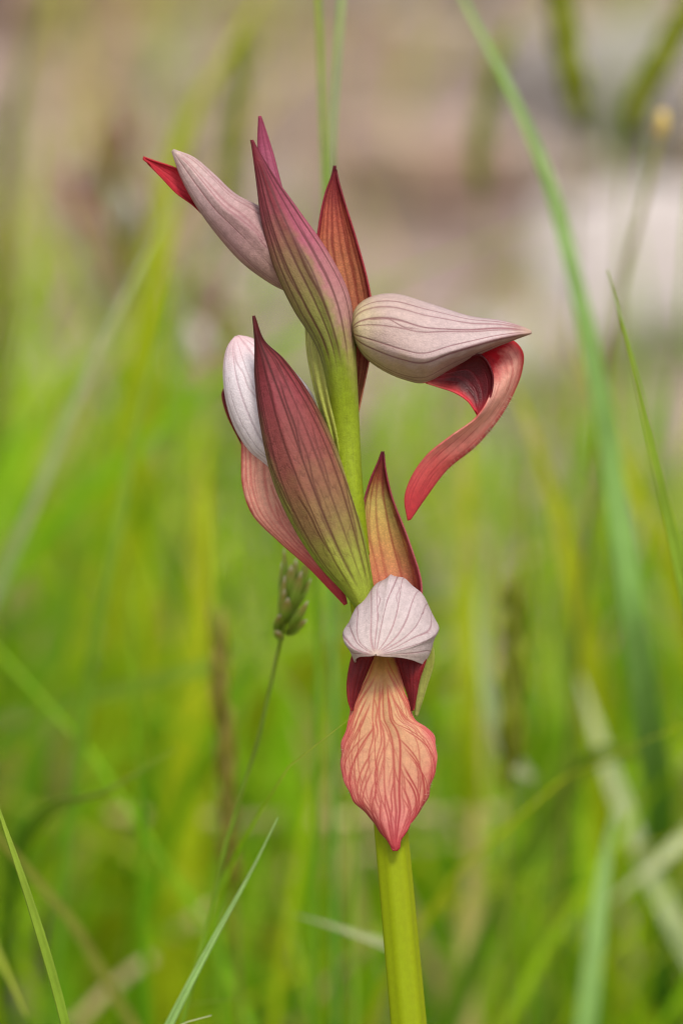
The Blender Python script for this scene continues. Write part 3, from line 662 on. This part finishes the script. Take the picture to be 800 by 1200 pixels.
seed_head([(815, 0, .80), (780, 60, .80), (742, 130, .80)], [(735, 160, .802), (728, 260, .805), (722, 400, .81)], M['spike_dark'], 'slanting olive seed head in the top right corner', 22, 8, 4.4, .14, .5, M['olive'], 7)
seed_head([(283, 70, .83), (274, 150, .83), (268, 230, .832)], [(266, 260, .834), (262, 360, .838), (258, 520, .845)], M['spike_dark'], 'dark seed head upright behind the top of the pale bud', 16, 7.5, 3.4, .1, .5, M['olive'], 8)
seed_head([(585, 60, .88), (568, 130, .88), (560, 190, .88)], [(562, 230, .882), (575, 340, .885), (590, 460, .89)], M['spike_dark'], 'dark seed head half hidden behind the top of the broad blade', 14, 7.5, 3.4, .1, .5, M['olive'], 9)

# ------------------------------------------------------------------ the orchid
def build_orchid():
    stem_pts = [(404, 385, -4), (404, 470, -2), (407, 540, 0), (413, 620, 0), (424, 700, 0), (437, 800, 0), (450, 900, 0), (460, 1000, 0), (469, 1100, 0), (478, 1200, 0), (486, 1290, -2)]
    sp = [P3(np.float64(a), np.float64(b), np.float64(c_)) for a, b, c_ in stem_pts]
    sp += to_ground(sp[-1], sp[-1] - sp[-2])
    p = spline(np.array(sp), 160)
    root = empty('orchid', p[-1])
    tag(root, 'sharp tongue orchid in the foreground with maroon bracts and pale veined hoods', 'orchid', 'orchids in the meadow')
    z = p[:, 2]
    rr = np.interp(-z, [-.245, -.215, -.20, -.19, -.165, -.14, -.08, 0], [1.0, 1.35, 1.4, 1.5, 1.95, 2.12, 2.3, 2.5]) * 1e-3
    V, F, uv = tube(p, rr, 56, ridges=.035, nridge=7)
    mesh_obj('stem', V, F, M['stem'], root, uv=[(a, 1 - b) for a, b in uv])

    # --- bracts -------------------------------------------------------
    def keel(a_deg, wdt, amt, t0=-1):
        def f(pts, U, T, a):
            pts[..., 2] += sstep(t0, t0 + .15, T) * amt * np.exp(-((np.degrees(a) - a_deg) / wdt) ** 2) * np.sin(np.pi * np.clip(T * 1.05, 0, 1)) ** .6
            return pts
        return f
    # big maroon bract, lower left (base to tip)
    patch('bract', [(420, 716), (404, 695), (372, 660), (342, 613), (320, 562), (306, 500), (299, 440), (299, 402), (296.5, 370)],
          [(437, 712), (436, 688), (428, 635), (414, 580), (394, 525), (364, 465), (332, 421), (309, 399), (298, 370)], M['bract_maroon'], root,
          wl=[(0, 10), (.3, 12), (.8, 14), (1, 22)], wr=[(0, 8), (.3, 6), (.8, 10), (1, 22)], bul=[(0, 14), (.25, 27), (.55, 30), (.85, 13), (1, .5)],
          vein=dict(even=True, n=7, hw=.95, wob=.02, seed=3, branches=16, spread=.18, t_in=(.08, .98), bt=(.1, .75)), extra=keel(-20, 14, 3), seed=1, nu=130, nt=170)
    # upper bract, pink above, green below, keeled
    patch('bract', [(402, 650), (394.5, 570), (388, 480), (373, 410), (343, 360), (321, 312), (307, 258), (301, 212), (295, 168), (294, 164)],
          [(432, 650), (424, 570), (419, 475), (415, 400), (408, 345), (384, 296), (352, 250), (322, 208), (300, 172), (296, 164)], M['bract_pink'], root,
          wl=[(0, 0), (.3, 0), (.44, 8), (.82, 12), (1, 16)], wr=[(0, 0), (.3, 0), (.44, 2), (.82, 6), (1, 16)], bul=[(0, 10), (.06, 15.4), (.3, 16.4), (.44, 28), (.56, 32), (.82, 18), (1, .5)],
          vein=dict(us=[.07, .2, .32, .43, .53, .66, .82], even=True, hw=1.15, wob=.012, seed=5, branches=10, spread=.15, t_in=(.445, .97), bt=(.46, .8), n=7), extra=keel(8, 12, 6, .38), seed=2, nu=130, nt=170)
    # red-orange bract behind, its inner face to the lens
    patch('bract', [(408, 500), (398, 440), (380, 370), (371, 300), (374, 262), (381, 228), (389, 205), (391.3, 194)],
          [(416, 500), (424, 462), (434, 410), (437, 372), (431, 332), (418, 283), (404, 238), (396, 210), (393, 194)], M['bract_red'], root,
          wl=[(0, -6), (.3, -16), (.8, -20), (1, -24)], wr=[(0, -8), (.3, -10), (.8, -16), (1, -24)], bul=[(0, -6), (.3, -16), (.6, -18), (.85, -8), (1, -.5)],
          vein=dict(even=True, n=8, hw=1.1, wob=.02, seed=7, branches=10, spread=.14, t_in=(.05, .97)), seed=3)
    # gold-red bract lower right, right margin rolled forward
    def roll(pts, U, T, a):
        k = sstep(.72, 1, U) * np.sin(np.pi * np.clip(T * .95 + .05, 0, 1)); pts[..., 2] += 14 * k; pts[..., 0] -= 3 * k
        return pts
    patch('bract', [(430, 740), (433, 700), (426, 655), (422.5, 620), (426, 590), (434, 562), (443, 541), (447.5, 529)],
          [(470, 740), (492, 715), (496, 685), (481, 632), (461, 582), (452, 548), (449.5, 529)], M['bract_gold'], root,
          wl=[(0, -4), (.5, -6), (1, -14)], wr=[(0, -8), (.5, -12), (1, -14)], bul=[(0, -8), (.4, -16), (.8, -9), (1, -.5)],
          vein=dict(even=True, n=6, hw=1.1, wob=.02, seed=9, branches=10, spread=.15, t_in=(.05, .95)), extra=roll, seed=4)
    # narrow rose bract tip at the top
    patch('bract', [(385, 400), (340, 300), (312, 225), (303, 175), (303.5, 136)], [(398, 400), (365, 300), (335, 235), (319, 178), (305.5, 136)], M['bract_rose'], root,
          wl=[(0, -4), (1, -14)], wr=[(0, -8), (1, -14)], bul=[(0, 8), (.5, 9), (1, .4)], vein=dict(n=3, hw=.8, seed=2), nu=32, nt=90)
    # narrow green bract edge seen right of the front flower
    patch('bract', [(462, 720), (480, 770), (486, 810), (486.5, 839)], [(496, 720), (508, 770), (499, 805), (488.5, 839)], M['sheath'], root,
          wl=-12, wr=-16, bul=[(0, 8), (.6, 8), (1, .5)], vein=dict(n=4, hw=.8, seed=2), nu=24, nt=60)
    # --- flowers --------------------------------------------------------
    def flower(x, y, wd): return empty('flower', P3(np.float64(x), np.float64(y), np.float64(wd)), root)

    # upper right flower, seen from the side
    f = flower(418, 400, 0)
    def crease(pts, U, T, a):
        d = np.degrees(a); k = sstep(.12, .5, T) * (1 - sstep(.93, 1, T))
        pts[..., 2] += 9 * k * np.clip(1 - np.abs(d - 24) / 34, 0, 1) ** 1.4
        pts[..., 2] -= 10 * k * sstep(30, 70, d) * (d < 100)
        return pts
    patch('hood', [(414, 388), (413, 374), (419, 359), (436, 348), (462, 345), (505, 357), (550, 371), (588, 376.5), (613, 384), (622, 388.5)],
          [(414, 388), (417, 401), (428, 418), (448, 433), (473, 444), (497, 448), (530, 431), (572, 410), (604, 397), (622, 390.5)], M['hood_side'], f,
          wl=[(0, 0), (1, 6)], wr=[(0, 0), (1, 6)], bul=[(0, 1), (.06, 26), (.2, 44), (.45, 50), (.7, 32), (.9, 12), (1, .6)], a0=-245, a1=88, nu=280, nt=170,
          vein=dict(even=True, n=17, hw=.7, wob=.012, seed=12, branches=8, spread=.05, t_in=(.04, .97), bt=(.15, .7)), extra=crease, seed=5, thick=2)
    patch('side_lobe', [(488, 444), (525, 428), (562, 416), (576, 436), (575, 462), (562, 488)], [(490, 446), (513, 453), (533, 460), (548, 470), (556, 481), (560, 488)], M['lobe_side'], f,
          wl=[(0, 0), (.5, 12), (1, 10)], wr=[(0, 0), (.5, 8), (1, 10)], bul=[(0, 2), (.5, -12), (1, -1)], vein=dict(n=6, hw=.8, seed=4, branches=8), nu=48, nt=90, seed=6)
    lipO = [(548, 410), (576, 400), (599, 399), (611.5, 413), (610.5, 434), (602, 458), (586, 487), (558, 521), (523, 550), (498, 583), (480, 609)]
    lipI = [(552, 428), (562, 420), (570, 426), (576, 443), (574, 463), (558, 489), (527, 512), (500, 534), (482, 560), (474.5, 584), (478, 610)]
    patch('lip', lipI, lipO, M['lip_side'], f, wl=[(0, -12), (.12, -4), (.3, 12), (.6, 10), (1, 4)], wr=[(0, -18), (.2, -24), (.6, -20), (1, 2)], bul=[(0, 3), (.2, 4), (.5, 3), (.9, 2), (1, .4)],
          vein=dict(n=7, hw=.7, seed=21, branches=20, spread=.3, t_in=(.1, .98)), nu=60, nt=170, seed=7)
    def hairs(curve, lo, hi, count, lmin, lmax, wbase, parent, out, seed):
        r = np.random.default_rng(seed); Vh, Fh, Uh = [], [], []
        oc = spline(curve, 200)
        for k in range(count):                                        # short hairs along a lip's margin
            i = r.integers(lo, hi); q = oc[i]; d = oc[i + 1] - oc[i - 1]; d /= np.linalg.norm(d); nrm = np.array([-d[1], d[0]])
            nrm = nrm if nrm @ np.array(out) > 0 else -nrm
            tip = q + nrm * r.uniform(lmin, lmax) + d * r.normal(0, 1.5); w0 = wbase + r.uniform(-6, 8) * lmax / 7
            b = len(Vh)
            for aa in range(3):
                th = aa * 2.094; Vh.append(P3(*[np.float64(x) for x in (q[0] - nrm[0] * 3 + .3 * math.cos(th), q[1] - nrm[1] * 3 + .3 * math.sin(th), w0 + .3 * math.sin(th + 1))]))
            Vh.append(P3(*[np.float64(x) for x in (tip[0], tip[1], w0 + r.normal(0, 1.5))])); Uh += [(0, 0)] * 3 + [(0, 1)]
            Fh += [(b, b + 1, b + 3), (b + 1, b + 2, b + 3), (b + 2, b, b + 3)]
        tag(mesh_obj('lip_hairs', Vh, Fh, M['hair'], parent, uv=Uh), kind='stuff')
    hairs(lipO, 80, 165, 130, 3, 7.5, -16, f, (1, 1), 5)
    # ovary on the left of the stem under the bud
    def ribs(pts, U, T, a):
        pts[..., 2] += 1.6 * np.cos(U * 50); return pts
    patch('ovary', [(396, 560), (386, 515), (370, 462), (360, 412), (358, 372)], [(412, 560), (408, 515), (402, 462), (398, 412), (392, 372)], M['sheath'], root,
          wl=[(0, 0), (.5, -10), (1, -12)], wr=[(0, 0), (1, 0)], bul=[(0, 10), (.5, 15), (1, 14)], a0=-150, a1=130, vein=dict(n=10, hw=.9, seed=6), extra=ribs, nu=80, nt=90)
    # bud, upper left
    f = flower(350, 350, -18)
    def bridge(pts, U, T, a):
        pts[..., 2] += 5 * np.sin(np.pi * T) * np.exp(-((np.degrees(a) + 5) / 16) ** 2); return pts
    patch('hood', [(366, 372), (358, 320), (330, 265), (304, 243), (276, 228), (251, 205), (227, 185), (203, 175.5)], [(364, 374), (345, 347), (318, 332), (285, 308), (252, 271), (229, 238), (212, 206), (202, 177)], M['hood_bud'], f,
          wl=[(0, -18), (1, -10)], wr=[(0, -18), (1, -10)], bul=[(0, 6), (.3, 24), (.6, 24), (.9, 8), (1, .6)], a0=-240, a1=95, nu=200, nt=140,
          vein=dict(n=16, hw=.85, wob=.02, seed=14, branches=8, spread=.06, t_in=(.02, .97)), extra=bridge, seed=8)
    patch('lip', [(262, 250), (240, 226), (222, 206), (203, 196), (185, 190), (168, 184)], [(270, 280), (245, 258), (226, 240), (207, 226), (188, 206), (168, 186)], M['lip_bud'], f,
          wl=[(0, -16), (1, -20)], wr=[(0, -20), (1, -20)], bul=[(0, -6), (.5, -8), (1, -.5)], vein=dict(n=5, hw=.8, seed=15), nu=40, nt=70, seed=9)
    # flower on the left, seen from behind
    f = flower(390, 560, -36)
    patch('hood', [(360, 610), (325, 556), (308, 541), (292, 527), (274, 497), (264, 460), (263, 424), (268, 405), (276.5, 394)], [(386, 600), (384, 540), (374, 490), (366, 464), (352, 444), (330, 424), (308, 404), (292, 396), (279.5, 393.5)], M['hood_pale'], f,
          wl=[(0, -36), (1, -34)], wr=[(0, -36), (1, -34)], bul=[(0, 8), (.3, 30), (.6, 34), (.9, 14), (1, .6)], a0=-110, a1=200, nu=200, nt=140,
          vein=dict(n=14, hw=.8, wob=.02, seed=17, branches=20, spread=.14, t_in=(.02, .97)), seed=10)
    patch('side_lobe', [(296, 545), (279, 512), (266, 485), (260.5, 462), (263, 455)], [(310, 545), (294, 515), (280, 490), (272, 468), (266, 454)], M['lobe_dark'], f, wl=-52, wr=-56, bul=[(0, 4), (.6, 6), (1, 1)], vein=dict(n=4, hw=.7, seed=3), nu=24, nt=60)
    patch('lip', [(284, 505), (283.5, 540), (285, 570), (296, 602), (327, 634), (360, 663), (386, 690), (404, 709)], [(330, 510), (334, 545), (338, 580), (352, 618), (376, 650), (396, 680), (404, 698), (406, 708)], M['lip_left'], f,
          wl=[(0, -44), (.5, -38), (1, -22)], wr=[(0, -44), (.5, -30), (1, -22)], bul=[(0, 8), (.5, 10), (1, .6)], vein=dict(n=9, hw=.8, seed=19, branches=22, spread=.3), nu=60, nt=140, seed=11)
    # front flower
    f = flower(430, 715, 4)
    nt_, nu_ = 140, 300
    t = np.linspace(0, 1, nt_); keys = np.array([
        # t    cx   cy   w   rx  ry
        [0.00, 440, 767.5, 74, .6, .6], [.06, 441, 766, 71, 9, 5], [.18, 444, 761, 64, 26, 15], [.36, 450, 753, 52, 41, 35], [.55, 455, 746, 36, 48.5, 54],
        [.72, 457.5, 741, 20, 50.5, 64], [.84, 459, 737, 4, 48.5, 61], [.94, 457, 733, -8, 40, 46], [1.0, 450, 728, -14, 20, 24]])
    cx, cy, cw, rx, ry = [prof(np.stack([keys[:, 0], keys[:, k]], 1), t)[:, None] for k in range(1, 6)]
    s = np.linspace(0, 1, nu_)[None]; th = np.radians(212 + s * (-36 - 212))
    pin = 1 + .08 * (np.exp(-((np.degrees(th) - 4) / 9) ** 2) + np.exp(-((np.degrees(th) - 178) / 9) ** 2)) - .05 * np.exp(-((np.degrees(th) + 30) / 14) ** 2) - .05 * np.exp(-((np.degrees(th) - 210) / 14) ** 2)
    cs, sn = np.cos(th), np.sin(th)
    nx = np.where(cs < 0, 2 / (1.28 + .6 * (sn < 0)), 2 / (1.65 + .15 * (sn < 0)))
    X = cx + rx * np.sign(cs) * np.abs(cs) ** nx * pin; Y = cy - ry * np.sign(sn) * np.abs(sn) ** np.where(sn > 0, .5 * (nx + 1), 1); W_ = cw + 0 * th
    # the rim drops a little behind the beak; faint ribs along the sepals
    X = X + .5 * np.sin(s * 47) * sstep(.1, .5, t)[:, None]; Y = Y + .8 * np.sin(s * 61 + 1) * sstep(.1, .4, t)[:, None]
    pts = np.stack([X, Y, W_], -1); U, T = np.meshgrid(s[0], t)
    v = vein_field(U, T, np.broadcast_to((rx + ry) * 2.1, U.shape), even=True, n=13, hw=.8, wob=.03, seed=23, branches=6, spread=.06, t_in=(.03, 1.1), bt=(.1, .6))
    surface('hood', pts, M['hood_front'], f, U, T, v, 2.2)
    patch('side_lobe', [(418, 752), (411, 775), (407, 800), (408, 820), (412, 833)], [(444, 756), (434, 780), (426, 803), (419, 820), (414, 833)], M['lobe_dark'], f, wl=[(0, 22), (1, 30)], wr=[(0, 10), (1, 22)], bul=[(0, 4), (.5, 6), (1, .6)], vein=dict(n=5, hw=.8, seed=3, branches=6), nu=36, nt=70)
    patch('side_lobe', [(456, 754), (466, 778), (474, 803), (480, 822), (482, 833)], [(502, 756), (498, 775), (491, 796), (487, 817), (484, 833)], M['lobe_dark'], f, wl=[(0, 14), (1, 24)], wr=[(0, 26), (1, 30)], bul=[(0, 4), (.5, 6), (1, .6)], vein=dict(n=6, hw=.8, seed=5, branches=8), nu=36, nt=70)
    def lipshape(pts, U, T, a):
        x = 2 * U - 1
        pts[..., 2] += 3.6 * np.sin(T * 19 + 1.0 + 2 * (x > 0)) * np.abs(x) ** 3 * sstep(.3, .5, T)
        pts[..., 0] += (.9 * np.sin(T * 43 + 1) + .6 * np.sin(T * 71)) * x ** 5
        pts[..., 2] -= 4 * np.exp(-(x / .16) ** 2) * sstep(.75, .35, T) + 0
        return pts
    fl_l = [(436, 748), (429, 775), (421, 803), (412, 829), (405.5, 856), (399.5, 881), (402, 908), (412, 934), (431, 955), (449, 978), (457, 991), (461.5, 997)]
    fl_r = [(456, 748), (463, 775), (472, 803), (480, 829), (486, 844), (499, 853), (509, 867), (511, 888), (505, 919), (494, 946), (479, 968), (470, 984), (467.5, 994), (464.5, 997)]
    patch('lip', fl_l, fl_r, M['lip_front'], f,
          wl=[(0, 4), (.25, 20), (.5, 22), (.8, 24), (1, 34)], wr=[(0, 4), (.25, 20), (.5, 22), (.8, 24), (1, 34)], bul=[(0, 4), (.3, 7), (.55, 11), (.8, 9), (1, .6)], a0=-86, a1=86, nu=150, nt=240,
          vein=dict(even=True, us=[.41, .47, .53, .59], n=4, hw=.8, wob=.02, seed=31, branches=20, spread=.4, fan=16, t_in=(.2, .985), bt=(.2, .85), ulim=(.02, .98)), extra=lipshape, seed=12, rough=.7)
    hairs(fl_r, 95, 190, 70, 1.2, 3, 23, f, (1, 0), 8)
    hairs(fl_l, 95, 190, 50, 1.2, 3, 23, f, (-1, 0), 9)
    return root

orchid = build_orchid()

def copy_tree(o, parent=None):
    c = o.copy(); C.objects.link(c); c.parent = parent
    for m in list(c.modifiers): c.modifiers.remove(m)                 # far out of focus: plain sheets will do
    for ch in list(o.children): copy_tree(ch, c)
    return c
top = at(330, 140, DIST); basep = np.array(orchid.location)
for px, py, D, sc, rz, label in [
        (226, 262, .98, .62, 1.1, 'blurred reddish orchid behind the left buds, among the grass'),
        (128, 88, .98, .62, 2.3, 'smaller faint orchid near the top left, far behind'),
        (12, 190, 1.35, .5, 4.0, 'faint orchid at the left edge, level with the bud tip')]:
    tp = at(px, py, D); h = tp[2] / (top[2] - basep[2] + .004)
    o = copy_tree(orchid); v = (top - basep) * h; o.location = (tp[0] - (v[0] * math.cos(rz) - v[1] * math.sin(rz)), tp[1] - (v[0] * math.sin(rz) + v[1] * math.cos(rz)), -.003); o.scale = (h, h, h); o.rotation_euler = (0, 0, rz)
    o['label'] = label
